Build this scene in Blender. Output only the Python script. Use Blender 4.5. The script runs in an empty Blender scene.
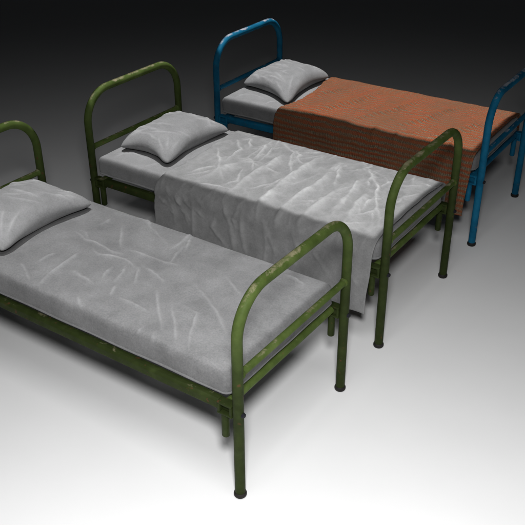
import bpy, bmesh, math, random
import numpy as np
from mathutils import Vector, Matrix
R = math.radians
scene = bpy.context.scene
COL = scene.collection

# ------------------------------------------------------------------ sizes (metres)
LEN, WID = 1.894, 0.80            # leg to leg along / across a bed
H_FOOT, R_FOOT = 0.930, 0.175     # arch height and bend radius
H_HEAD, R_HEAD = 0.953, 0.178
BAR_FOOT, BAR_HEAD = 0.602, 0.636
TUBE = 0.0215
MAT_Z0, MAT_Z1 = 0.4615, 0.580     # mattress underside / top
CX, CY = -LEN / 2, WID / 2        # bed centre in leg coordinates (foot near leg = 0,0)
BEDS = [(-1.40994, 1.92445, -0.0091), (-1.40743, 3.12727, -0.0021), (-1.40833, 4.36834, 0.0112)]

# ------------------------------------------------------------------ helpers
def obj(name, me, mat=None, parent=None):
    o = bpy.data.objects.new(name, me)
    COL.objects.link(o)
    if mat and me: me.materials.append(mat)
    if parent: o.parent = parent
    return o

def tag(o, label, cat=None, group=None, kind=None):
    if label: o['label'] = label
    if cat: o['category'] = cat
    if group: o['group'] = group
    if kind: o['kind'] = kind

def mesh_from(name, v, f, smooth=True, uv=None, worn=None):
    me = bpy.data.meshes.new(name)
    me.from_pydata([tuple(map(float, p)) for p in v], [], [tuple(map(int, q)) for q in f])
    if uv is not None:
        lay = me.uv_layers.new(name='UVMap')
        li = np.zeros(len(me.loops), dtype=np.int32)
        me.loops.foreach_get('vertex_index', li)
        lay.data.foreach_set('uv', np.asarray(uv, dtype=np.float32)[li].ravel())
    if worn is not None:  # per-vertex amount of highlight painted on the crease crests
        me.attributes.new('crest_highlight', 'FLOAT', 'POINT').data.foreach_set('value', np.clip(worn, 0, 1).astype(np.float32))
    if smooth: me.polygons.foreach_set('use_smooth', [True] * len(me.polygons))
    me.update()
    return me

class MB:
    """collects shapes into one mesh, given in leg coordinates and stored round the bed centre"""
    def __init__(s): s.v, s.f = [], []
    def add(s, v, f):
        k = len(s.v); s.v += [tuple(p) for p in v]; s.f += [tuple(i + k for i in q) for q in f]
    def tube(s, pts, r, n=20, caps=True):
        pts = [Vector(p) for p in pts]
        rr = r if isinstance(r, (list, tuple)) else [r] * len(pts)
        t0 = (pts[1] - pts[0]).normalized()
        nx = t0.orthogonal().normalized(); prev = t0
        v, f = [], []
        for i, p in enumerate(pts):
            a = pts[max(i - 1, 0)]; b = pts[min(i + 1, len(pts) - 1)]
            t = (b - a).normalized()
            nx = prev.rotation_difference(t) @ nx; prev = t
            ny = t.cross(nx)
            for k in range(n):
                q = 2 * math.pi * k / n
                v.append(p + (nx * math.cos(q) + ny * math.sin(q)) * rr[i])
        for i in range(len(pts) - 1):
            for k in range(n):
                f.append((i * n + k, i * n + (k + 1) % n, (i + 1) * n + (k + 1) % n, (i + 1) * n + k))
        if caps:
            f.append(tuple(reversed(range(n)))); f.append(tuple((len(pts) - 1) * n + k for k in range(n)))
        s.add(v, f)
    def lathe(s, c, axis, prof, n=24):
        """prof: (distance along the axis, radius); one closed strip"""
        ax = Vector(axis).normalized(); nx = ax.orthogonal().normalized(); ny = ax.cross(nx); c = Vector(c)
        v, f = [], []
        for h, r in prof:
            for k in range(n):
                q = 2 * math.pi * k / n
                v.append(c + ax * h + (nx * math.cos(q) + ny * math.sin(q)) * r)
        for i in range(len(prof) - 1):
            for k in range(n):
                f.append((i * n + k, i * n + (k + 1) % n, (i + 1) * n + (k + 1) % n, (i + 1) * n + k))
        f.append(tuple(reversed(range(n)))); f.append(tuple((len(prof) - 1) * n + k for k in range(n)))
        s.add(v, f)
    def box(s, a, b):
        x0, y0, z0 = a; x1, y1, z1 = b
        s.add([(x0,y0,z0),(x1,y0,z0),(x1,y1,z0),(x0,y1,z0),(x0,y0,z1),(x1,y0,z1),(x1,y1,z1),(x0,y1,z1)],
              [(3,2,1,0),(4,5,6,7),(0,1,5,4),(1,2,6,5),(2,3,7,6),(3,0,4,7)])
    def prism(s, poly, axis, lo, hi):
        """polygon in the plane across an axis ('x': (y,z) points), extruded lo..hi"""
        n = len(poly)
        mk = (lambda p, h: (h, p[0], p[1])) if axis == 'x' else (lambda p, h: (p[0], h, p[1]))
        v = [mk(p, lo) for p in poly] + [mk(p, hi) for p in poly]
        f = [tuple(reversed(range(n))), tuple(range(n, 2 * n))]
        for k in range(n): f.append((k, (k + 1) % n, n + (k + 1) % n, n + k))
        s.add(v, f)
    def build(s, name, mat, parent=None, bevel=0, smooth=True):
        v = [(p[0] - CX, p[1] - CY, p[2]) for p in s.v]
        me = mesh_from(name, v, s.f, False)
        bm = bmesh.new(); bm.from_mesh(me)
        bmesh.ops.recalc_face_normals(bm, faces=bm.faces)
        if bevel:
            es = [e for e in bm.edges if len(e.link_faces) == 2 and e.calc_face_angle(0) > R(40)]
            bmesh.ops.bevel(bm, geom=es, offset=bevel, segments=3, profile=0.5, affect='EDGES', clamp_overlap=True)
        for fc in bm.faces: fc.smooth = smooth
        if smooth:
            for e in bm.edges:
                if len(e.link_faces) == 2 and e.calc_face_angle(0) > R(42): e.smooth = False
        bm.to_mesh(me); bm.free()
        return obj(name, me, mat, parent)

def to_world(i, x, y, z):
    X, Y, a = BEDS[i]
    return Vector((X + x * math.cos(a) - y * math.sin(a), Y + x * math.sin(a) + y * math.cos(a), z))

# ---- vectorised gradient noise (fixed hash), for creases and folds
def _h(ix, iy, iz, k):
    n = (ix * 374761393 + iy * 668265263 + iz * 2147483647 + k * 1274126177) & 0xffffffff
    n = ((n ^ (n >> 13)) * 1274126177) & 0xffffffff
    n = ((n ^ (n >> 16)) * 2246822519) & 0xffffffff
    return ((n ^ (n >> 15)) & 0xffff) / 32767.5 - 1.0
def noise2(x, y, seed=0):
    ix = np.floor(x).astype(np.int64); iy = np.floor(y).astype(np.int64)
    fx = x - ix; fy = y - iy
    u = fx**3 * (fx * (fx * 6 - 15) + 10); w = fy**3 * (fy * (fy * 6 - 15) + 10)
    def g(dx, dy):
        a = _h(ix + dx, iy + dy, seed, 1); b = _h(ix + dx, iy + dy, seed, 2)
        return a * (fx - dx) + b * (fy - dy)
    return ((g(0,0) * (1-u) + g(1,0) * u) * (1-w) + (g(0,1) * (1-u) + g(1,1) * u) * w) * 1.3
def fbm(x, y, seed=0, o=4):
    s = 0; a = 1.0
    for k in range(o):
        s = s + a * noise2(x * 2**k, y * 2**k, seed + k); a *= 0.5
    return s
def sstep(a, b, x):
    t = np.clip((x - a) / (b - a), 0, 1); return t * t * (3 - 2 * t)

def crease(x, y, strokes, width, height, wob=0.006, seed=0):
    """height field of raised folds along polylines; each tapers at both ends"""
    xw = x + wob * noise2(x * 18, y * 18, seed + 50); yw = y + wob * noise2(x * 18, y * 18, seed + 60)
    out = np.zeros_like(x)
    for si, st in enumerate(strokes):
        P = np.array(st, float); d = np.diff(P, axis=0); sl = np.hypot(d[:,0], d[:,1]); tot = sl.sum(); acc = 0
        k = 0.8 + 0.45 * (((si * 7919 + seed * 31) % 17) / 17.0)
        best = np.full(x.shape, 9.0); tt = np.zeros_like(x); side = np.zeros_like(x)
        for j in range(len(d)):
            t = np.clip(((xw - P[j,0]) * d[j,0] + (yw - P[j,1]) * d[j,1]) / max(sl[j]**2, 1e-9), 0, 1)
            ex = xw - P[j,0] - t * d[j,0]; ey = yw - P[j,1] - t * d[j,1]
            e = np.hypot(ex, ey); m = e < best
            best = np.where(m, e, best); tt = np.where(m, (acc + t * sl[j]) / tot, tt)
            side = np.where(m, np.sign(ex * d[j,1] - ey * d[j,0]), side)
            acc += sl[j]
        tap = 0.12 + 0.88 * np.sin(np.pi * np.clip(tt, 0.02, 0.98)) ** 0.7
        tap = tap * (0.75 + 0.5 * noise2(tt * 6 + si * 3.1, tt * 0 + 0.5, seed))
        w = width * (0.8 + 0.5 * k) * (0.55 + 0.45 * tap)
        wl = np.where(side > 0, w * 0.75, w * 1.35)
        out = np.maximum(out, height * k * tap * np.exp(-(best / wl) ** 2))
    return out

# ------------------------------------------------------------------ materials
def nodemat(name):
    m = bpy.data.materials.new(name); m.use_nodes = True
    nt = m.node_tree; nt.nodes.clear()
    out = nt.nodes.new('ShaderNodeOutputMaterial'); b = nt.nodes.new('ShaderNodeBsdfPrincipled')
    nt.links.new(b.outputs[0], out.inputs[0])
    def N(t, **kw):
        n = nt.nodes.new(t)
        for k, v in kw.items():
            if k.startswith('i_'): n.inputs[k[2:].replace('_', ' ')].default_value = v
            else: setattr(n, k, v)
        return n
    return m, nt, b, N, nt.links.new
def ramp(N, stops, interp='LINEAR'):
    n = N('ShaderNodeValToRGB'); cr = n.color_ramp; cr.interpolation = interp
    while len(cr.elements) < len(stops): cr.elements.new(0.5)
    for e, (p, c) in zip(cr.elements, stops):
        e.position = p; e.color = c if len(c) == 4 else (*c, 1)
    return n
def g3(v): return (v, v, v, 1)
def mixc(N, L, fac, a, b, mode='MIX'):
    n = N('ShaderNodeMix', data_type='RGBA', blend_type=mode)
    for sock, val in ((n.inputs[0], fac), (n.inputs[6], a), (n.inputs[7], b)):
        if hasattr(val, 'is_output'): L(val, sock)
        else: sock.default_value = val
    return n.outputs[2]

def paint(name, base, dark, light, chip, rust, chip_lo=0.60, chip_hi=0.68, top_gain=0.30, wear_lo=0.5, wear_hi=1.0, leg_shade=0.88):
    """old brushed enamel: tone drifts, chips worn through on the handled upper side of tubes, rust specks, dull scuffs"""
    m, nt, b, N, L = nodemat(name)
    tc = N('ShaderNodeTexCoord'); oi = N('ShaderNodeObjectInfo')
    off = N('ShaderNodeVectorMath', operation='SCALE'); cmb = N('ShaderNodeCombineXYZ')
    L(oi.outputs['Random'], cmb.inputs[0]); L(oi.outputs['Random'], cmb.inputs[1])
    L(cmb.outputs[0], off.inputs[0]); off.inputs['Scale'].default_value = 7.0
    add = N('ShaderNodeVectorMath', operation='ADD'); L(tc.outputs['Object'], add.inputs[0]); L(off.outputs[0], add.inputs[1])
    def noise(scale, detail=5, rough=0.6, dist=0.0):
        n = N('ShaderNodeTexNoise'); n.inputs['Scale'].default_value = scale; n.inputs['Detail'].default_value = detail
        n.inputs['Roughness'].default_value = rough; n.inputs['Distortion'].default_value = dist
        L(add.outputs[0], n.inputs['Vector']); return n.outputs['Fac']
    r1 = ramp(N, [(0.30, dark), (0.5, base), (0.72, light)]); L(noise(9, 6, 0.65), r1.inputs[0])
    # shade painted into the colour: tubes darken downwards to the legs
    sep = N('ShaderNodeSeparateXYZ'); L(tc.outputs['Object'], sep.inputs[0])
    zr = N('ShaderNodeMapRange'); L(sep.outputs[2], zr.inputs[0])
    zr.inputs[1].default_value = 0.92; zr.inputs[2].default_value = 0.52; zr.inputs[3].default_value = 0.0; zr.inputs[4].default_value = leg_shade
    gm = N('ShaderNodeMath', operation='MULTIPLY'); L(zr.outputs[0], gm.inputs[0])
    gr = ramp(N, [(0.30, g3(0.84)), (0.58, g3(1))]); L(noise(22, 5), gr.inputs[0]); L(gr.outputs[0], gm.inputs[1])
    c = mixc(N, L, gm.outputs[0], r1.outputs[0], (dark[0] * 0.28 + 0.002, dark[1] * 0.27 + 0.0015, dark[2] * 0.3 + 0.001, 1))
    # worn patches: noise + how far the face looks up + how high it sits
    geo = N('ShaderNodeNewGeometry'); sn = N('ShaderNodeSeparateXYZ'); L(geo.outputs['Normal'], sn.inputs[0])
    up = N('ShaderNodeMapRange'); L(sn.outputs[2], up.inputs[0])
    up.inputs[1].default_value = 0.15; up.inputs[2].default_value = 0.9; up.inputs[3].default_value = -top_gain; up.inputs[4].default_value = 0.03
    hi = N('ShaderNodeMapRange'); L(sep.outputs[2], hi.inputs[0])
    hi.inputs[1].default_value = wear_lo; hi.inputs[2].default_value = wear_hi; hi.inputs[3].default_value = -0.09; hi.inputs[4].default_value = 0.045
    s1 = N('ShaderNodeMath', operation='ADD'); L(up.outputs[0], s1.inputs[0]); L(hi.outputs[0], s1.inputs[1])
    s2 = N('ShaderNodeMath', operation='ADD'); L(s1.outputs[0], s2.inputs[0]); L(noise(12, 10, 0.72, 0.5), s2.inputs[1])
    cr = ramp(N, [(chip_lo, g3(0)), (chip_hi, g3(1))]); L(s2.outputs[0], cr.inputs[0])
    chipc = ramp(N, [(0.35, tuple(x * 0.72 for x in chip[:3])), (0.62, chip)]); L(noise(60, 4), chipc.inputs[0])
    cm = N('ShaderNodeMath', operation='MULTIPLY'); L(cr.outputs[0], cm.inputs[0]); cm.inputs[1].default_value = 0.78
    c = mixc(N, L, cm.outputs[0], c, chipc.outputs[0])
    rr = ramp(N, [(0.665, g3(0)), (0.73, g3(1))]); L(noise(34, 3, 0.5, 0.2), rr.inputs[0])
    rm = N('ShaderNodeMath', operation='MULTIPLY'); L(rr.outputs[0], rm.inputs[0]); rm.inputs[1].default_value = 0.5
    c = mixc(N, L, rm.outputs[0], c, rust)
    L(c, b.inputs['Base Color'])
    ro = ramp(N, [(0.3, g3(0.45)), (0.7, g3(0.70))]); L(noise(26, 4), ro.inputs[0])
    rmx = N('ShaderNodeMath', operation='MAXIMUM'); L(ro.outputs[0], rmx.inputs[0])
    rc = N('ShaderNodeMath', operation='MULTIPLY'); L(cr.outputs[0], rc.inputs[0]); rc.inputs[1].default_value = 0.8
    L(rc.outputs[0], rmx.inputs[1]); L(rmx.outputs[0], b.inputs['Roughness'])
    b.inputs['Specular IOR Level'].default_value = 0.08
    bp = N('ShaderNodeBump'); bp.inputs['Strength'].default_value = 0.25; bp.inputs['Distance'].default_value = 0.004
    sub = N('ShaderNodeMath', operation='SUBTRACT'); L(noise(48, 5), sub.inputs[0]); L(cm.outputs[0], sub.inputs[1])
    L(sub.outputs[0], bp.inputs['Height']); L(bp.outputs[0], b.inputs['Normal'])
    return m

def fabric(name, lo, hi, tint=(1, 1, 1.01), bump=0.35, blotch=7, pale=1.45, speck=0.5):
    m, nt, b, N, L = nodemat(name)
    tc = N('ShaderNodeTexCoord')
    def noise(scale, detail=4, rough=0.6):
        n = N('ShaderNodeTexNoise'); n.inputs['Scale'].default_value = scale; n.inputs['Detail'].default_value = detail
        n.inputs['Roughness'].default_value = rough; L(tc.outputs['Object'], n.inputs['Vector']); return n.outputs['Fac']
    mid = (lo + hi) / 2
    T = lambda v: (v * tint[0], v * tint[1], v * tint[2])
    r1 = ramp(N, [(0.30, T(lo)), (0.5, T(mid)), (0.70, T(hi))]); L(noise(blotch, 7, 0.7), r1.inputs[0])
    r2 = ramp(N, [(0.32, g3(0.58)), (0.68, g3(1.08))]); L(noise(130, 4, 0.75), r2.inputs[0])
    c = mixc(N, L, speck, r1.outputs[0], r2.outputs[0], 'MULTIPLY')
    # painted highlights: cloth colour lightened along the raised crease crests
    at = N('ShaderNodeAttribute', attribute_name='crest_highlight')
    r3 = ramp(N, [(0.30, g3(0.55)), (0.65, g3(1.0))]); L(noise(45, 4), r3.inputs[0])
    ma = N('ShaderNodeMath', operation='MULTIPLY'); L(at.outputs['Fac'], ma.inputs[0]); L(r3.outputs[0], ma.inputs[1])
    c = mixc(N, L, ma.outputs[0], c, tuple(v * pale for v in T(hi)) + (1,))
    L(c, b.inputs['Base Color'])
    b.inputs['Roughness'].default_value = 0.92; b.inputs['Specular IOR Level'].default_value = 0.12
    b.inputs['Sheen Weight'].default_value = 0.12; b.inputs['Sheen Roughness'].default_value = 0.5
    bp = N('ShaderNodeBump'); bp.inputs['Strength'].default_value = bump; bp.inputs['Distance'].default_value = 0.004
    ad = N('ShaderNodeMath', operation='MULTIPLY_ADD'); L(noise(320, 2, 0.6), ad.inputs[0]); ad.inputs[1].default_value = 0.35; L(noise(60, 5, 0.7), ad.inputs[2])
    L(ad.outputs[0], bp.inputs['Height']); L(bp.outputs[0], b.inputs['Normal'])
    return m

def knit(name):
    """coarse two-tone knit: rust-red ribs along the bed, with rows of grey-green stitches sunk between them"""
    m, nt, b, N, L = nodemat(name)
    uv = N('ShaderNodeUVMap', uv_map='UVMap')
    def noise(scale, detail=4, rough=0.65, vec=None):
        n = N('ShaderNodeTexNoise'); n.inputs['Scale'].default_value = scale; n.inputs['Detail'].default_value = detail
        n.inputs['Roughness'].default_value = rough; L(vec or uv.outputs[0], n.inputs['Vector']); return n
    def M(op, a, c=None, d=None):
        n = N('ShaderNodeMath', operation=op)
        for k, v in enumerate((a, c, d)):
            if v is None: continue
            if hasattr(v, 'is_output'): L(v, n.inputs[k])
            else: n.inputs[k].default_value = v
        return n.outputs[0]
    sb = N('ShaderNodeVectorMath', operation='SUBTRACT'); L(noise(11, 4).outputs['Color'], sb.inputs[0]); sb.inputs[1].default_value = (0.5, 0.5, 0.5)
    sc = N('ShaderNodeVectorMath', operation='SCALE'); L(sb.outputs[0], sc.inputs[0]); sc.inputs['Scale'].default_value = 0.034
    ad = N('ShaderNodeVectorMath', operation='ADD'); L(uv.outputs[0], ad.inputs[0]); L(sc.outputs[0], ad.inputs[1])
    sp = N('ShaderNodeSeparateXYZ'); L(ad.outputs[0], sp.inputs[0])
    row = M('MULTIPLY_ADD', M('COSINE', M('MULTIPLY', sp.outputs[1], 2 * math.pi / ROW)), 0.5, 0.5)        # 1 on a rib
    mp = N('ShaderNodeMapping'); mp.inputs['Scale'].default_value = (120, 46, 1); L(ad.outputs[0], mp.inputs['Vector'])
    yarn = noise(1.0, 2, 0.6, mp.outputs[0]).outputs['Fac']
    sn = M('SINE', M('MULTIPLY', sp.outputs[0], 2 * math.pi / 0.0125))
    st = M('ADD', M('MULTIPLY_ADD', sn, 0.22, 0.5), M('MULTIPLY', M('SUBTRACT', yarn, 0.5), 1.6))            # single uneven stitches
    st = ramp_of(N, L, st, [(0.2, g3(0)), (0.8, g3(1))])
    st2 = M('SUBTRACT', 1.0, st)
    fine = noise(95, 3).outputs['Fac']; blot = noise(6, 6, 0.7).outputs['Fac']; grain = noise(210, 2).outputs['Fac']
    rib = mixc(N, L, M('MULTIPLY', st, 0.55), (0.345, 0.090, 0.040, 1), (0.200, 0.058, 0.028, 1))
    rib = mixc(N, L, ramp_of(N, L, blot, [(0.42, g3(0)), (0.66, g3(0.7))]), rib, (0.235, 0.094, 0.040, 1))
    gap = mixc(N, L, st2, (0.120, 0.084, 0.054, 1), (0.225, 0.183, 0.125, 1))
    gap = mixc(N, L, ramp_of(N, L, blot, [(0.45, g3(0)), (0.7, g3(0.6))]), gap, (0.22, 0.095, 0.05, 1))
    f = M('ADD', row, M('MULTIPLY', M('SUBTRACT', fine, 0.5), 1.1))
    c = mixc(N, L, ramp_of(N, L, f, [(0.27, g3(0)), (0.60, g3(1))]), gap, rib)
    c = mixc(N, L, 0.85, c, ramp_of(N, L, grain, [(0.30, g3(0.42)), (0.70, g3(1.25))]), 'MULTIPLY')
    # felted, dirtier patches
    pat = noise(3.5, 7, 0.7).outputs['Fac']
    c = mixc(N, L, ramp_of(N, L, pat, [(0.42, g3(0)), (0.58, g3(0.42))]), c, (0.125, 0.078, 0.048, 1))
    L(c, b.inputs['Base Color'])
    b.inputs['Roughness'].default_value = 0.95; b.inputs['Specular IOR Level'].default_value = 0.08
    bp = N('ShaderNodeBump'); bp.inputs['Strength'].default_value = 0.8; bp.inputs['Distance'].default_value = 0.004
    hh = M('ADD', M('MULTIPLY', row, 0.6), M('MULTIPLY_ADD', grain, 0.6, M('MULTIPLY', st, 0.35)))
    L(hh, bp.inputs['Height']); L(bp.outputs[0], b.inputs['Normal'])
    return m

def ramp_of(N, L, fac, stops):
    r = ramp(N, stops); L(fac, r.inputs[0]); return r.outputs[0]

def plain(name, col, rough=0.6, spec=0.3, nscale=40, amt=0.3, metal=0.0):
    m, nt, b, N, L = nodemat(name)
    tc = N('ShaderNodeTexCoord'); n = N('ShaderNodeTexNoise'); n.inputs['Scale'].default_value = nscale; n.inputs['Detail'].default_value = 5
    L(tc.outputs['Object'], n.inputs['Vector'])
    r = ramp(N, [(0.3, tuple(c * (1 - amt) for c in col)), (0.7, tuple(c * (1 + amt) for c in col))]); L(n.outputs['Fac'], r.inputs[0])
    L(r.outputs[0], b.inputs['Base Color']); b.inputs['Roughness'].default_value = rough
    b.inputs['Specular IOR Level'].default_value = spec; b.inputs['Metallic'].default_value = metal
    return m

ROW = 0.031
M_GREEN = paint('old_green_enamel', (0.070, 0.104, 0.025), (0.044, 0.068, 0.015), (0.106, 0.146, 0.042), (0.36, 0.32, 0.20), (0.11, 0.040, 0.022, 1),
                chip_lo=0.525, chip_hi=0.66)
M_GREEN_BAR = paint('unshaded_green_enamel', (0.070, 0.104, 0.025), (0.044, 0.068, 0.015), (0.106, 0.146, 0.042), (0.30, 0.27, 0.17), (0.13, 0.045, 0.026, 1),
                    chip_lo=0.56, chip_hi=0.68, wear_lo=0.2, wear_hi=0.7, leg_shade=0.0)  # same green without the painted leg shade; chips start lower
M_BLUE = paint('old_blue_enamel', (0.007, 0.128, 0.240), (0.005, 0.082, 0.160), (0.014, 0.168, 0.300), (0.55, 0.55, 0.58), (0.10, 0.10, 0.11, 1),
               chip_lo=0.515, chip_hi=0.62, leg_shade=0.12)
M_BOLT = plain('dark_bolt_steel', (0.010, 0.010, 0.014), 0.55, 0.2)
M_RUBBER = plain('black_foot_rubber', (0.012, 0.010, 0.009), 0.7, 0.3)
M_BASE = plain('grey_wire_base', (0.03, 0.03, 0.03), 0.6)
M_TICK = fabric('grey_mattress_ticking', 0.135, 0.215, speck=0.6)
M_TICK2 = fabric('pale_mattress_ticking', 0.20, 0.27, speck=0.45)
M_PILLOW = fabric('grey_pillow_cotton', 0.20, 0.29, speck=0.45, pale=1.6)
M_SHEET = fabric('white_sheet_cotton', 0.185, 0.265, tint=(1.0, 1.0, 1.0), blotch=11, speck=0.45, pale=1.75)
M_PIPE = fabric('mattress_piping_cotton', 0.175, 0.225)
M_PIPE2 = fabric('pale_mattress_piping_cotton', 0.20, 0.27)
M_KNIT = knit('orange_knit_wool')
m, nt, b, N, L = nodemat('white_studio_paper')
tc = N('ShaderNodeTexCoord'); n = N('ShaderNodeTexNoise'); n.inputs['Scale'].default_value = 3.0; n.inputs['Detail'].default_value = 8
L(tc.outputs['Object'], n.inputs['Vector'])
r = ramp(N, [(0.3, g3(0.84)), (0.7, g3(0.86))]); L(n.outputs['Fac'], r.inputs[0]); L(r.outputs[0], b.inputs['Base Color'])
b.inputs['Roughness'].default_value = 0.9; b.inputs['Specular IOR Level'].default_value = 0.1
M_FLOOR = m

# ------------------------------------------------------------------ setting
fl = obj('floor', mesh_from('floor', [(-40, -20, 0), (40, -20, 0), (40, 60, 0), (-40, 60, 0)], [(0, 1, 2, 3)], False), M_FLOOR)
tag(fl, 'plain white studio floor running back into darkness', 'floor', kind='structure')
# ------------------------------------------------------------------ the beds
def arch_path(x, H, r, z0):
    pts = [(x, 0, z0)] + [(x, 0, z0 + (H - r - z0) * k / 10) for k in range(1, 10)]
    for k in range(19):
        t = math.pi / 2 * k / 18; pts.append((x, r - r * math.cos(t), H - r + r * math.sin(t)))
    for k in range(1, 6): pts.append((x, r + (WID - 2 * r) * k / 6, H))
    for k in range(19):
        t = math.pi / 2 * (1 - k / 18); pts.append((x, WID - r + r * math.cos(t), H - r + r * math.sin(t)))
    pts += [(x, WID, H - r - (H - r - z0) * k / 10) for k in range(1, 11)]
    return pts

def make_bed(label, mat, barmat):
    t = obj('iron_bed', None); t.empty_display_size = 0.2
    tag(t, label, 'bed', 'metal beds standing in a row')
    for kind, x, H, r, bar, sg in (('footboard', 0.0, H_FOOT, R_FOOT, BAR_FOOT, 1), ('headboard', -LEN, H_HEAD, R_HEAD, BAR_HEAD, -1)):
        a = MB(); a.tube(arch_path(x, H, r, 0.020), TUBE); fr = a.build(kind, mat, t)
        c = MB(); c.tube([(x, TUBE * 0.6 + (WID - TUBE * 1.2) * k / 12, bar) for k in range(13)], 0.0155)
        for y, d in ((0, 1), (WID, -1)):       # weld collars where the bar meets the posts
            c.tube([(x, y + d * 0.018, bar), (x, y + d * 0.024, bar), (x, y + d * 0.029, bar)], [0.0205, 0.0195, 0.0160])
        c.build('crossbar', barmat, fr)
        for y in (0, WID):
            f = MB(); f.lathe((x, y, 0), (0, 0, 1), [(0.0, 0.018), (0.003, 0.0232), (0.009, 0.0262), (0.016, 0.0266), (0.021, 0.0250), (0.024, 0.0225), (0.0245, 0.0180)])
            f.build('rubber_foot', M_RUBBER, fr)
        e = MB(); xe = x - sg * 0.058
        e.tube([(xe, 0.024 + (WID - 0.048) * k / 8, 0.441) for k in range(9)], 0.0185); e.build('end_rail', barmat, t)
        for y, d in ((0, 1), (WID, -1)):
            k = MB(); xa, xb = sorted((x - sg * 0.0195, x - sg * 0.088))
            # hollow bracket block (its outer face is an open square socket) with the locking prong hanging below
            y0, y1 = y - 0.019, y + 0.019
            k.prism([(y0, 0.402), (y1, 0.402), (y1, 0.411), (y0, 0.411)], 'x', xa, xb)
            k.prism([(y0, 0.449), (y1, 0.449), (y1, 0.4595), (y0, 0.4595)], 'x', xa, xb)
            k.box((xa, y + d * 0.004 - 0.004, 0.411), (xb, y + d * 0.004 + 0.004, 0.449))
            xc, xd = (xa, xa + 0.012), (xb - 0.012, xb)
            for lo, hi in (xc, xd): k.box((lo, y0 + 0.0008, 0.4109), (hi, y1 - 0.0008, 0.4491))
            xm = x - sg * 0.062
            k.tube([(xm, y, 0.402), (xm, y, 0.34), (xm, y, 0.292), (xm, y, 0.286)], [0.0165, 0.0165, 0.0165, 0.012], n=16)
            br = k.build('corner_bracket', mat, t, bevel=0.0022)
            bo = MB(); bo.lathe((x + sg * 0.019, y, 0.428), (sg, 0, 0), [(0, 0.0115), (0.003, 0.0115), (0.004, 0.0095), (0.009, 0.0095), (0.0115, 0.0065)], n=12)
            bo.build('bolt', M_BOLT, br)
    for y, d in ((0, 1), (WID, -1)):
        s = MB()                              # angle-iron side rail: upright flange and a flange turned in under the mattress
        ya, yb = y - d * 0.014, y + d * 0.022
        poly = [(ya, 0.420), (ya + d * 0.005, 0.416), (ya + d * 0.010, 0.416), (ya + d * 0.010, 0.448), (yb, 0.448), (yb, 0.460), (ya + d * 0.009, 0.460), (ya, 0.450)]
        s.prism(poly, 'x', -LEN + 0.0885, -0.0885)
        s.build('side_rail', mat, t, bevel=0.003)
    p = MB()
    for k in range(16):
        xx = -LEN + 0.14 + k * (LEN - 0.28) / 15
        p.box((xx - 0.02, 0.090, 0.4485), (xx + 0.02, WID - 0.090, 0.4605))
    p.build('slat_base', M_BASE, t)
    return t

BED_LABELS = ['worn green metal bed carrying the bare grey mattress without any cover, nearest of the three',
              'worn green metal bed under the crumpled white sheet, between the other two',
              'blue painted metal bed under the orange knitted blanket']
bed_a = make_bed(BED_LABELS[0], M_GREEN, M_GREEN_BAR)
def copy_tree(o, parent=None):
    c = o.copy(); COL.objects.link(c)
    if parent: c.parent = parent
    for ch in list(o.children):
        if ch is not c: copy_tree(ch, c)
    return c
bed_b = copy_tree(bed_a); bed_b['label'] = BED_LABELS[1]
bed_c = make_bed(BED_LABELS[2], M_BLUE, M_BLUE)
for i, t in enumerate((bed_a, bed_b, bed_c)):
    t.location = to_world(i, CX, CY, 0); t.rotation_euler = (0, 0, BEDS[i][2])

# ------------------------------------------------------------------ mattresses
MX0, MX1, MY0, MY1 = -LEN + 0.024, -0.052, 0.012, WID - 0.012

def rounded_box_grid(hx, hy, hz, r, nx, ny, nz):
    """quads over a box pushed on to a rounded box; returns points, normals, faces"""
    P, F, idx = [], [], {}
    def vid(p):
        k = tuple(round(c, 5) for c in p)
        if k not in idx: idx[k] = len(P); P.append(p)
        return idx[k]
    def lin(h, n):
        # denser near the rounded rim
        inner = list(np.linspace(-(h - r), h - r, n))
        rim = [h - r + r * math.tan(math.pi / 4 * k / 5) for k in range(1, 6)]
        return [-v for v in reversed(rim)] + inner + rim
    X, Y, Z = lin(hx, nx), lin(hy, ny), lin(hz, nz)
    def face(A, B, mk):
        g = [[vid(mk(a, b)) for b in B] for a in A]
        for i in range(len(A) - 1):
            for j in range(len(B) - 1): F.append((g[i][j], g[i+1][j], g[i+1][j+1], g[i][j+1]))
    face(X, Y, lambda a, b: (a, b, hz)); face(Y, X, lambda a, b: (b, a, -hz))
    face(Y, Z, lambda a, b: (hx, a, b)); face(Z, Y, lambda a, b: (-hx, b, a))
    face(Z, X, lambda a, b: (b, hy, a)); face(X, Z, lambda a, b: (a, -hy, b))
    P = np.array(P); inn = np.clip(P, [-(hx-r), -(hy-r), -(hz-r)], [hx-r, hy-r, hz-r])
    d = P - inn; n = d / np.maximum(np.linalg.norm(d, axis=1, keepdims=True), 1e-9)
    return inn + n * r, n, F

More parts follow.
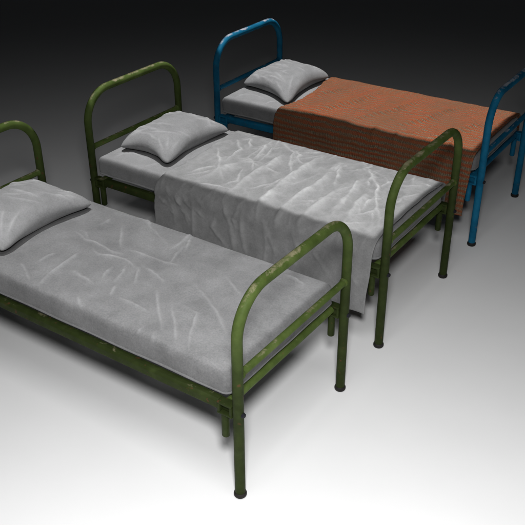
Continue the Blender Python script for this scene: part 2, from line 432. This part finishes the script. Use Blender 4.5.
def make_mattress(i, label, mat, pipe, strokes, hgt, seed):
    hx, hy, hz = (MX1 - MX0) / 2, (MY1 - MY0) / 2, (MAT_Z1 - MAT_Z0) / 2
    P, n, F = rounded_box_grid(hx, hy, hz, 0.030, 330, 140, 8)
    mx, my = (MX0 + MX1) / 2, (MY0 + MY1) / 2
    lx, ly = P[:,0] + mx, P[:,1] + my
    up = np.clip(n[:,2], 0, 1)
    top = crease(lx, ly, strokes, 0.0075, hgt, seed=seed); worn = crease(lx, ly, strokes, 0.0070, 0.62, seed=seed) * up  # second field paints highlights on the crests
    top += 0.0035 * fbm(lx * 4, ly * 4, seed + 3, 3) + 0.0016 * np.abs(fbm(lx * 13, ly * 13, seed + 9, 3))
    side = 0.0035 * fbm((lx + ly) * 7, P[:,2] * 12 + ly * 2, seed + 20, 3) * (1 - np.abs(n[:,2]))
    # padded crown: a little fuller towards the middle, and belly on the sides
    crown = 0.004 * (1 - (P[:,0] / hx) ** 4) * (1 - (P[:,1] / hy) ** 4)
    belly = 0.003 * (1 - np.clip(np.abs(P[:,2]) / hz, 0, 1) ** 2) * (1 - np.abs(n[:,2]))
    Q = P + n * (side + belly)[:,None]; Q[:,2] += up * (top + crown) + hz
    o = obj('mattress', mesh_from('mattress', Q, F, worn=worn), mat)
    o.location = to_world(i, mx, my, MAT_Z0); o.rotation_euler = (0, 0, BEDS[i][2])
    tag(o, label, 'mattress', 'mattresses lying on the metal beds')
    # stitched piping round the bottom rim
    for z, rad, dr in ((0.021, 0.0068, 0.0165),):
        c = 0.028; k = MB(); pts = []
        ex, ey = hx - c + dr + 0.003, hy - c + dr + 0.003
        ex, ey = hx - 0.0015 , hy - 0.0015
        for (sx, sy, a0) in ((1, 1, 0), (-1, 1, 90), (-1, -1, 180), (1, -1, 270)):
            for q in range(7):
                a = R(a0 + 15 * q)
                pts.append((sx * (ex - c) + c * math.cos(a), sy * (ey - c) + c * math.sin(a)))
        # subdivide the straights so the cord can wander slightly
        full = []
        for (ax, ay), (bx, by) in zip(pts, pts[1:] + pts[:1]):
            m = max(1, int(math.hypot(bx - ax, by - ay) / 0.04))
            for q in range(m): full.append((ax + (bx - ax) * q / m, ay + (by - ay) * q / m))
        full = [(x, y, z + 0.0015 * math.sin(x * 17 + y * 23 + seed)) for x, y in full]
        full.append(full[0]); full.append(full[1])
        k.tube([(x + CX, y + CY, zz) for x, y, zz in full], rad, n=10, caps=False)
        k.build('piping', pipe, o)
    return o

STROKES_A = [[(-1.314, 0.482), (-1.218, 0.444), (-1.144, 0.451), (-1.047, 0.432), (-0.988, 0.444)], [(-1.143, 0.409), (-1.066, 0.378), (-0.988, 0.403), (-0.931, 0.415), (-0.826, 0.381)], [(-1.007, 0.473), (-0.951, 0.496), (-0.874, 0.494), (-0.772, 0.496), (-0.686, 0.515)], [(-0.836, 0.426), (-0.761, 0.399), (-0.647, 0.365)], [(-1.173, 0.78), (-1.09, 0.741), (-0.975, 0.681), (-0.868, 0.637)], [(-1.158, 0.633), (-1.028, 0.487)], [(-0.836, 0.4), (-0.763, 0.287)], [(-0.94, 0.343), (-0.93, 0.285), (-0.907, 0.238)], [(-1.078, 0.21), (-1.028, 0.206), (-0.922, 0.191)], [(-1.153, 0.346), (-1.135, 0.25)], [(-0.544, 0.431), (-0.428, 0.368), (-0.331, 0.31), (-0.252, 0.247), (-0.199, 0.201)], [(-0.656, 0.307), (-0.542, 0.189), (-0.439, 0.089)], [(-0.529, 0.254), (-0.429, 0.158), (-0.339, 0.056)], [(-0.456, 0.27), (-0.393, 0.257), (-0.333, 0.141), (-0.279, 0.058)], [(-0.469, 0.555), (-0.404, 0.513), (-0.317, 0.466)], [(-0.451, 0.061), (-0.417, -0.016)], [(-0.517, 0.077), (-0.514, 0.007)], [(-1.156, 0.346), (-1.146, 0.258), (-1.131, 0.138), (-1.102, 0.046)], [(-1.069, 0.206), (-0.99, 0.196), (-0.92, 0.194)], [(-1.311, 0.133), (-1.165, 0.053)], [(-0.907, 0.083), (-0.826, 0.024)]]
rng = random.Random(12)
for k in range(11):                                          # short faint creases between the long ones
    x, y = rng.uniform(-1.30, -0.12), rng.uniform(0.05, 0.72); ang = rng.gauss(1.9, 0.35) + rng.choice((0, 0, 0.9)); ln = rng.uniform(0.07, 0.20)
    STROKES_A.append([(x, y), (x + math.cos(ang) * ln / 2 + rng.gauss(0, 0.006), y + math.sin(ang) * ln / 2 + rng.gauss(0, 0.006)), (x + math.cos(ang + 0.08) * ln, y + math.sin(ang + 0.08) * ln)])
STROKES_PLAIN = [[(-1.80, 0.10), (-1.72, 0.16), (-1.62, 0.15)], [(-1.70, 0.62), (-1.60, 0.68)], [(-1.78, 0.06), (-1.74, 0.20)], [(-1.55, 0.05), (-1.50, 0.14)]]
make_mattress(0, 'bare grey mattress with raised creases, its whole top uncovered on the nearest green bed', M_TICK, M_PIPE, STROKES_A, 0.0105, 1)
make_mattress(1, 'grey mattress mostly hidden under the crumpled white sheet', M_TICK2, M_PIPE2, STROKES_PLAIN, 0.008, 2)
make_mattress(2, 'pale grey mattress mostly hidden under the orange knitted blanket', M_TICK2, M_PIPE2, STROKES_PLAIN, 0.008, 3)

# ------------------------------------------------------------------ covers
def make_cover(name, i, label, cat, mat, x0, x1, hang, off, rad, relief, seed, step=0.0065, thick=0.005, shape=None, edge=None, hem=None, out=0.040, far_cut=0.20):
    """cloth laid over the mattress and down both long sides; u runs along the bed, v across it"""
    ylo, yhi = MY0 - off - out, MY1 + off + out; ztop = MAT_Z1 + off
    width = yhi - ylo; arc = rad * math.pi / 2; flat = width - 2 * rad
    tot = flat + 2 * arc + 2 * (hang - rad)
    nu = int((x1 - x0) / step); nv = int(tot / step)
    U, V = np.meshgrid(np.linspace(0, 1, nu + 1), np.linspace(0, tot, nv + 1), indexing='ij')
    # v = 0 at the near hem
    V = V * (tot - far_cut) / tot
    d0 = hang - rad
    y = np.zeros_like(V); z = np.zeros_like(V); ny = np.zeros_like(V); nz = np.zeros_like(V)
    s = V - d0
    a = np.clip(s / rad, 0, math.pi / 2); b2 = np.clip((V - d0 - arc - flat) / rad, 0, math.pi / 2)
    near = V < d0 + arc; far = V > d0 + arc + flat
    y = np.where(near, ylo + rad - rad * np.cos(a), np.where(far, yhi - rad + rad * np.sin(b2), ylo + rad + (V - d0 - arc)))
    z = np.where(near, ztop - rad + rad * np.sin(a), np.where(far, ztop - rad + rad * np.cos(b2), ztop))
    z = np.where(V < d0, ztop - rad - (d0 - V), z); z = np.where(V > tot - d0, ztop - rad - (V - (tot - d0)), z)
    ny = np.where(near, -np.cos(a), np.where(far, np.sin(b2), 0)); nz = np.where(near, np.sin(a), np.where(far, np.cos(b2), 1))
    drop = np.clip(ztop - z, 0, 1)
    xe0 = x0 + (edge(V, tot) if edge is not None else 0)
    xe1 = x1 + (hem(V, tot, drop) if hem is not None else 0)
    X = xe0 + (xe1 - xe0) * U
    # flat layout coordinate across the bed, for the folds (y on top, continuing down the sides)
    yl = ylo + (V - d0) + (rad - arc) * 0
    disp, worn = relief(X, y, V - d0, drop, near, far)
    disp = disp * (1 - 0.62 * sstep(d0 + arc + flat - 0.16, d0 + arc + flat + 0.02, V)) + 0.004
    y = y + ny * disp; z = z + nz * disp
    if shape is not None: X, y, z = shape(X, y, z, drop, near)
    P = np.stack([X, y, z], -1)
    # outer and inner skins joined round the rim so that the cloth has real thickness
    gx = np.gradient(P, axis=0); gv = np.gradient(P, axis=1); nn = np.cross(gx, gv); nn /= np.maximum(np.linalg.norm(nn, axis=-1, keepdims=True), 1e-9)
    if nn[nu // 2, nv // 2, 2] < 0: nn = -nn
    Q = P - nn * thick
    A = P.reshape(-1, 3); B = Q.reshape(-1, 3); K = len(A)
    cx, cy, cz = (x0 + x1) / 2, WID / 2, MAT_Z1
    W = np.concatenate([A, B]) - [cx, cy, cz]
    id_ = np.arange(K).reshape(nu + 1, nv + 1)
    f1 = np.stack([id_[:-1,:-1], id_[1:,:-1], id_[1:,1:], id_[:-1,1:]], -1).reshape(-1, 4)
    f2 = f1[:, ::-1] + K
    rim = []
    loop = list(id_[:,0]) + list(id_[-1,1:]) + list(id_[-2::-1,-1]) + list(id_[0,-2:0:-1])
    for p, q in zip(loop, loop[1:] + loop[:1]): rim.append((q, p, p + K, q + K))
    F = [tuple(q) for q in f1] + [tuple(q) for q in f2] + rim
    uv = np.stack([X.ravel(), V.ravel()], -1); uv = np.concatenate([uv, uv])
    o = obj(name, mesh_from(name, W, F, True, uv, None if worn is None else np.concatenate([worn.ravel()] * 2)), mat)
    o.location = to_world(i, cx, cy, cz); o.rotation_euler = (0, 0, BEDS[i][2])
    tag(o, label, cat)
    return o

BIG = [[(-0.928, 0.499), (-0.948, 0.305), (-0.938, 0.104), (-0.929, 0.003)], [(-1.077, 0.42), (-1.124, 0.247), (-1.16, 0.069)], [(-0.744, 0.216), (-0.735, 0.062), (-0.717, -0.01)], [(-0.77, 0.708), (-0.757, 0.471), (-0.751, 0.211), (-0.719, 0.022)], [(-0.636, 0.672), (-0.585, 0.394), (-0.602, 0.099), (-0.594, -0.075)], [(-0.463, 0.366), (-0.465, 0.191), (-0.471, -0.04)], [(-0.408, 0.511), (-0.374, 0.285), (-0.368, 0.123)], [(-0.307, 0.417), (-0.304, 0.264), (-0.27, 0.124)], [(-0.95, 0.567), (-0.921, 0.323)]]
SMALL = [[(-1.124, 0.692), (-1.07, 0.509), (-1.054, 0.435)], [(-1.27, 0.71), (-1.158, 0.536)], [(-1.305, 0.618), (-1.19, 0.494), (-1.173, 0.336)], [(-1.33, 0.466), (-1.138, 0.218), (-1.044, 0.126)], [(-1.254, 0.102), (-1.169, 0.237)], [(-0.608, 0.65), (-0.5, 0.378)], [(-1.085, 0.764), (-0.988, 0.693), (-0.925, 0.648), (-0.868, 0.518), (-0.774, 0.382)], [(-0.954, 0.694), (-0.867, 0.622), (-0.832, 0.501)], [(-1.139, 0.751), (-1.066, 0.511), (-1.05, 0.438)], [(-0.877, 0.679), (-0.779, 0.766)], [(-0.479, 0.712), (-0.295, 0.474), (-0.239, 0.338), (-0.132, 0.183)], [(-0.429, 0.532), (-0.366, 0.254)], [(-0.295, 0.474), (-0.26, 0.607)], [(-0.266, 0.389), (-0.25, 0.199)], [(-0.619, 0.68), (-0.583, 0.506)]]
SIDE = [[(-0.922, 0.57), (-0.878, 0.452), (-0.849, 0.326)], [(-0.811, 0.572), (-0.806, 0.443), (-0.777, 0.319)], [(-0.681, 0.552), (-0.628, 0.454), (-0.59, 0.378)], [(-1.256, 0.537), (-1.2, 0.478)]]
SIDE_V = [[(x, z - 0.60) for x, z in st] for st in SIDE]     # on the near side: (x, minus the drop)
rng = random.Random(5)
FINE = []                                                    # thin hard creases, some forking, fanning across the top
for k in range(46):
    x, y0 = rng.uniform(-1.34, -0.10), rng.uniform(0.02, 0.74); ang = rng.choice((1.1, 1.4, 1.75, 2.1, 0.5)) + rng.gauss(0, 0.22); ln = rng.uniform(0.07, 0.30)
    p = [(x, y0)]
    for q in range(3):
        ang += rng.gauss(0, 0.28); p.append((p[-1][0] + math.cos(ang) * ln / 3, p[-1][1] + math.sin(ang) * ln / 3))
    FINE.append(p)
    if rng.random() < 0.35:
        a2 = ang + rng.choice((-0.9, 0.9)); FINE.append([p[1], (p[1][0] + math.cos(a2) * ln / 3, p[1][1] + math.sin(a2) * ln / 3)])
SIDE_MORE = []
for k in range(8):
    x = -1.30 + k * 0.16 + rng.uniform(-0.02, 0.02); d0 = rng.uniform(0.02, 0.10); d1 = d0 + rng.uniform(0.12, 0.26)
    SIDE_MORE.append([(x, -d0), (x + rng.uniform(-0.03, 0.05), -(d0 + d1) / 2), (x + rng.uniform(-0.03, 0.08), -d1)])
for k in range(9):                                           # short creases bunched at the head corner
    x = -1.38 + rng.uniform(0, 0.26); d = rng.uniform(0.02, 0.2)
    SIDE_MORE.append([(x, -d), (x + rng.uniform(0.02, 0.08), -d - rng.uniform(0.03, 0.08))])

def relief_sheet(X, y, s, drop, near, far):
    topw = 1 - sstep(0.0, 0.12, drop)
    # long soft folds running across the bed
    h = crease(X, y, BIG, 0.021, 0.019, wob=0.012, seed=4) * (0.25 + 0.75 * topw)
    h = np.maximum(h, crease(X, y, SMALL, 0.0100, 0.0165, wob=0.010, seed=8) * (0.2 + 0.8 * topw))
    fine = crease(X, y, FINE, 0.0062, 1.0, wob=0.009, seed=21) * topw
    h = np.maximum(h, 0.0105 * fine)
    # general crumple: ridges of warped noise, stretched across the bed
    qx = X + 0.05 * fbm(X * 5, y * 5, 30, 3); qy = y + 0.05 * fbm(X * 5, y * 5, 40, 3)
    rg = (1 - np.abs(fbm(qx * 7, s * 2.2 + qy, 31, 3)) * 2.4)
    rg2 = (1 - np.abs(fbm(qx * 12 + s * 4, s * 8 - qx * 5, 77, 3)) * 2.2)
    h = h + (0.0050 * np.clip(rg, 0, 1) ** 3 + 0.0020 * np.clip(rg2, 0, 1) ** 3) * (0.10 + 0.90 * topw)
    h = h + 0.008 * (fbm(X * 3.1, s * 2.4, 60, 2) * 0.5 + 0.45) * topw + 0.002
    # padded middle
    h = h + 0.012 * topw * (1 - ((y - WID / 2) / (WID / 2)) ** 2).clip(0, 1)
    # hanging sides: soft vertical folds that deepen towards the hem, plus creases
    dn = sstep(0.03, 0.36, drop)
    ph = X * 26 + 2.2 * fbm(X * 2.7, drop * 1.5, 15, 2)
    h = h + dn * (0.004 * np.sin(ph) + 0.007 * fbm(X * 4.0, drop * 1.5, 16, 2) + 0.008)
    sd = np.maximum(crease(X, -drop, SIDE_V, 0.014, 0.009, 0.006, 3), crease(X, -drop, SIDE_MORE, 0.011, 0.0065, 0.008, 5))
    h = h + sd * sstep(0.02, 0.08, drop)
    worn = np.maximum(crease(X, y, BIG, 0.019, 0.70, wob=0.010, seed=4), crease(X, y, SMALL, 0.0085, 0.90, wob=0.010, seed=8)) * (0.15 + 0.85 * topw)  # highlight amount painted along the fold crests
    worn = worn + (0.20 * np.clip(rg, 0, 1) ** 4 + 0.08 * np.clip(rg2, 0, 1) ** 4) * (0.3 + 0.7 * topw)
    worn = np.maximum(worn, 0.68 * fine)
    worn = np.maximum(worn, sd / 0.009 * 0.40)
    return h, worn

def edge_sheet(V, tot):
    return np.interp(V - 0.3775, [-0.3, -0.05, 0.05, 0.10, 0.34, 0.55, 0.72, 1.1], [0.004, 0.014, 0.042, 0.050, 0.050, 0.026, 0.0, -0.01]) + 0.006 * noise2(V * 9, V * 0 + 0.3, 12) + 0.004 * noise2(V * 30, V * 0 + 0.7, 13)
def hem_sheet(V, tot, drop):
    return 0.006 * noise2(V * 7, V * 0 + 0.2, 14) - 0.016 * sstep(0.05, 0.36, drop)
def shape_sheet(X, y, z, drop, near):
    # the hem is not level: it dips a little here and there
    k = sstep(0.1, 0.36, drop)
    z = z - k * (0.022 * noise2(X * 3.4, X * 0 + 0.4, 17) + 0.006 * noise2(X * 13, X * 0 + 0.4, 18) + 0.004)
    return X, y, z
make_cover('bed_sheet', 1, 'crumpled white cotton sheet draped over the middle green bed and hanging down its sides', 'bed sheet', M_SHEET,
           -1.405, -0.054, 0.380, 0.006, 0.085, relief_sheet, 4, edge=edge_sheet, hem=hem_sheet, shape=shape_sheet, thick=0.0045)

KF = [[(-1.15, 0.10), (-1.02, 0.35), (-0.98, 0.60)], [(-0.90, 0.05), (-0.74, 0.32), (-0.66, 0.62)], [(-0.62, 0.12), (-0.50, 0.30), (-0.42, 0.58)], [(-0.36, 0.06), (-0.24, 0.28), (-0.14, 0.46)], [(-1.28, 0.30), (-1.22, 0.55)]]
def relief_knit(X, y, s, drop, near, far):
    topw = 1 - sstep(0.0, 0.10, drop)
    h = 0.014 * (fbm(X * 2.6 + y, s * 2.6, 90, 2) * 0.5 + 0.45) + 0.003
    h = h + 0.010 * topw * (1 - ((y - WID / 2) / (WID / 2)) ** 2).clip(0, 1)
    qx = X + 0.06 * fbm(X * 4, s * 4, 92, 2)
    rg = 1 - np.abs(fbm(qx * 4.5 + s * 2, s * 3 - qx, 91, 2)) * 2.2
    h = h + 0.009 * np.clip(rg, 0, 1) ** 3 * topw
    h = h + crease(X, y, KF, 0.032, 0.026, 0.014, 6) * topw
    dn = sstep(0.04, 0.36, drop)
    h = h + dn * (0.010 * np.sin(X * 19 + 2 * noise2(X * 3, drop * 2, 95)) + 0.016 * fbm(X * 4, drop * 2, 96, 2) + 0.013)
    return h + 0.0016 * np.cos(2 * np.pi * s / ROW), None            # the ribs of the knit
def edge_knit(V, tot):
    return np.interp(V - 0.3695, [-0.3, -0.05, 0.03, 0.10, 0.20, 0.36, 0.52, 0.72, 1.1], [0.0, 0.0, 0.004, 0.035, 0.072, 0.055, 0.034, -0.012, -0.02]) + 0.004 * noise2(V * 8, V * 0 + 0.3, 98) + 0.003 * noise2(V * 40, V * 0 + 0.3, 99)
def hem_knit(V, tot, drop):
    return 0.006 * noise2(V * 6, V * 0 + 0.2, 97) - 0.02 * sstep(0.05, 0.36, drop)
make_cover('knit_blanket', 2, 'coarse orange and grey knitted blanket draped over the blue bed', 'blanket', M_KNIT,
           -1.41, -0.050, 0.372, 0.006, 0.085, relief_knit, 9, step=0.0055, edge=edge_knit, hem=hem_knit, shape=shape_sheet, thick=0.009)

# ------------------------------------------------------------------ pillows
def make_pillow(i, label, corners, seed, thick=0.046):
    """corners: four points on the mattress in leg coordinates (near-foot, far-foot, far-head, near-head)"""
    n = 96
    c = np.array(corners); ctr = c.mean(0)
    c = ctr + (c - ctr) * 1.075
    t = np.linspace(-1, 1, n + 1)
    t = np.sin(t * math.pi / 2) * 0.35 + t * 0.65
    U, V = np.meshgrid(t, t, indexing='ij')
    # sides drawn in between four blunt ears
    pin = 0.22
    ru = np.sqrt(1 - 0.23 * np.abs(V) ** 7); rv = np.sqrt(1 - 0.23 * np.abs(U) ** 7)
    u = U * ru * (1 - pin * (1 - V ** 2) * np.abs(U) ** 2); v = V * rv * (1 - pin * (1 - U ** 2) * np.abs(V) ** 2)
    w = [(1 + u) * (1 - v) / 4, (1 + u) * (1 + v) / 4, (1 - u) * (1 + v) / 4, (1 - u) * (1 - v) / 4]
    x = sum(wk * ck[0] for wk, ck in zip(w, c)); y = sum(wk * ck[1] for wk, ck in zip(w, c))
    f8u = np.clip(1 - np.abs(U) ** 7, 0, 1); f8v = np.clip(1 - np.abs(V) ** 7, 0, 1)
    rim = (f8u * f8v) ** 0.45
    fu = np.clip(1 - np.abs(U) ** 2.2, 0, 1); fv = np.clip(1 - np.abs(V) ** 2.2, 0, 1)
    bulge = (fu * fv) ** 0.75
    seam = 0.024 + 0.030 * (1 - (U * V) ** 2) + 0.006 * noise2(U * 2, V * 2, seed)
    lx, ly = x, y
    rs = random.Random(seed); st = []
    for k in range(14):
        a = rs.uniform(-0.85, 0.85); b = rs.uniform(-0.85, 0.85); ang = rs.gauss(-0.5 + 0.4 * (seed % 3), 0.35); ln = rs.uniform(0.08, 0.22)
        px = ctr[0] + a * 0.2; py = ctr[1] + b * 0.26
        st.append([(px - ln / 2 * math.cos(ang), py - ln / 2 * math.sin(ang)), (px + rs.uniform(-.012, .012), py + rs.uniform(-.012, .012)), (px + ln / 2 * math.cos(ang), py + ln / 2 * math.sin(ang))])
    for (cx_, cy_) in c:                                       # gathers running in from every ear
        for q in range(3):
            dx, dy = ctr[0] - cx_, ctr[1] - cy_; a = rs.uniform(-0.35, 0.35)
            ex, ey = dx * math.cos(a) - dy * math.sin(a), dx * math.sin(a) + dy * math.cos(a)
            f0, f1 = rs.uniform(0.12, 0.25), rs.uniform(0.45, 0.7)
            st.append([(cx_ + ex * f0, cy_ + ey * f0), (cx_ + ex * (f0 + f1) / 2, cy_ + ey * (f0 + f1) / 2), (cx_ + ex * f1, cy_ + ey * f1)])
    cr = crease(lx, ly, st, 0.0080, 0.0080, 0.006, seed) + 0.0045 * fbm(lx * 9, ly * 9, seed + 5, 3)
    worn = crease(lx, ly, st, 0.0075, 0.5, 0.006, seed) * np.clip(fu * fv * 3, 0, 1)  # highlight painted on the pillow's crease crests
    edgew = np.clip(fu * fv * 3, 0, 1)
    top = seam + 0.028 * rim + thick * bulge + cr * edgew
    bot = np.maximum(seam - 0.024 * rim - 0.05 * bulge, 0.0015)
    ctr_z = 0.0
    A = np.stack([x - ctr[0], y - ctr[1], top], -1).reshape(-1, 3); B = np.stack([x - ctr[0], y - ctr[1], bot], -1).reshape(-1, 3)
    id_ = np.arange((n + 1) ** 2).reshape(n + 1, n + 1); K = len(A)
    f1 = np.stack([id_[:-1,:-1], id_[1:,:-1], id_[1:,1:], id_[:-1,1:]], -1).reshape(-1, 4)
    F = [tuple(q) for q in f1]
    border = np.zeros((n + 1, n + 1), bool); border[0,:] = border[-1,:] = border[:,0] = border[:,-1] = True
    mp = np.where(border.ravel(), np.arange(K), np.arange(K) + K)
    F += [tuple(mp[q[::-1]]) for q in f1]
    me = mesh_from('pillow', np.concatenate([A, B]), F, worn=np.concatenate([worn.ravel()] * 2))
    bm = bmesh.new(); bm.from_mesh(me); bmesh.ops.delete(bm, geom=[vv for vv in bm.verts if not vv.link_faces], context='VERTS')
    bm.to_mesh(me); bm.free()
    o = obj('pillow', me, M_PILLOW)
    o.location = to_world(i, ctr[0], ctr[1], MAT_Z1 + 0.0065); o.rotation_euler = (0, 0, BEDS[i][2])
    tag(o, label, 'pillow', 'grey pillows at the heads of the beds')
    return o
make_pillow(0, 'grey pillow on the bare mattress, cut off by the left edge of the photo', [(-1.412, 0.115), (-1.410, 0.715), (-1.870, 0.715), (-1.865, 0.10)], 11)
make_pillow(1, 'grey pillow lying above the crumpled white sheet', [(-1.415, 0.105), (-1.415, 0.720), (-1.855, 0.720), (-1.815, 0.140)], 23)
make_pillow(2, 'grey pillow lying above the orange knitted blanket', [(-1.372, 0.070), (-1.412, 0.730), (-1.845, 0.775), (-1.865, 0.255)], 37)

# ------------------------------------------------------------------ camera
cam = bpy.data.cameras.new('camera'); co = bpy.data.objects.new('camera', cam); COL.objects.link(co)
cam.sensor_width = 36; cam.lens = 829.235 / 525 * 36; cam.clip_start = 0.05; cam.clip_end = 300
f_, r_, u_ = Vector((-0.48085554, 0.71267689, -0.51075395)), Vector((0.83012032, 0.55757318, -0.00352113)), Vector((-0.28227328, 0.42568039, 0.85971972))
co.matrix_world = Matrix(((r_.x, u_.x, -f_.x, 0), (r_.y, u_.y, -f_.y, 0), (r_.z, u_.z, -f_.z, 2.50167), (0, 0, 0, 1)))
scene.camera = co

# ------------------------------------------------------------------ light
w = bpy.data.worlds.new('World'); scene.world = w; w.use_nodes = True
w.node_tree.nodes['Background'].inputs[0].default_value = (0.9, 0.95, 1.0, 1); w.node_tree.nodes['Background'].inputs[1].default_value = 0.007

def spot(name, loc, target, power, size, blend, radius):
    l = bpy.data.lights.new(name, 'SPOT'); o = bpy.data.objects.new(name, l); COL.objects.link(o)
    o.location = loc; o.rotation_euler = (Vector(target) - Vector(loc)).to_track_quat('-Z', 'Y').to_euler()
    l.energy = power; l.spot_size = R(size); l.spot_blend = blend; l.shadow_soft_size = radius
    return o
# unseen spot added just above the camera: falls off towards the back of the floor
spot('key_spot', (0.0, 0.05, 3.10), (-0.20, 0.30, 0), 775, 139, 1.0, 0.25)
# unseen narrow-beam fill lights added to brighten the top of each bed
for i, e in enumerate((4.2, 5.4, 6.0)):
    l = bpy.data.lights.new('bed_fill', 'AREA'); o = bpy.data.objects.new('bed_fill', l); COL.objects.link(o)
    l.shape = 'RECTANGLE'; l.size = 1.82; l.size_y = 0.755; l.energy = e; l.spread = R(1.6)
    o.location = to_world(i, CX - 0.038, CY, 2.0); o.rotation_euler = (0, 0, BEDS[i][2])

# big soft overhead fill added over the front of the floor, source unseen
l = bpy.data.lights.new('overhead_fill', 'AREA'); o = bpy.data.objects.new('overhead_fill', l); COL.objects.link(o)
l.shape = 'SQUARE'; l.size = 1.6; l.energy = 26; l.spread = R(125); o.location = (-0.85, 1.25, 4.3)

vs = scene.view_settings
scene.display_settings.display_device = 'sRGB'
vs.view_transform = 'Standard'; vs.look = 'None'; vs.exposure = 0; vs.gamma = 1; vs.use_curve_mapping = False
scene.render.resolution_x = scene.render.resolution_y = 1024
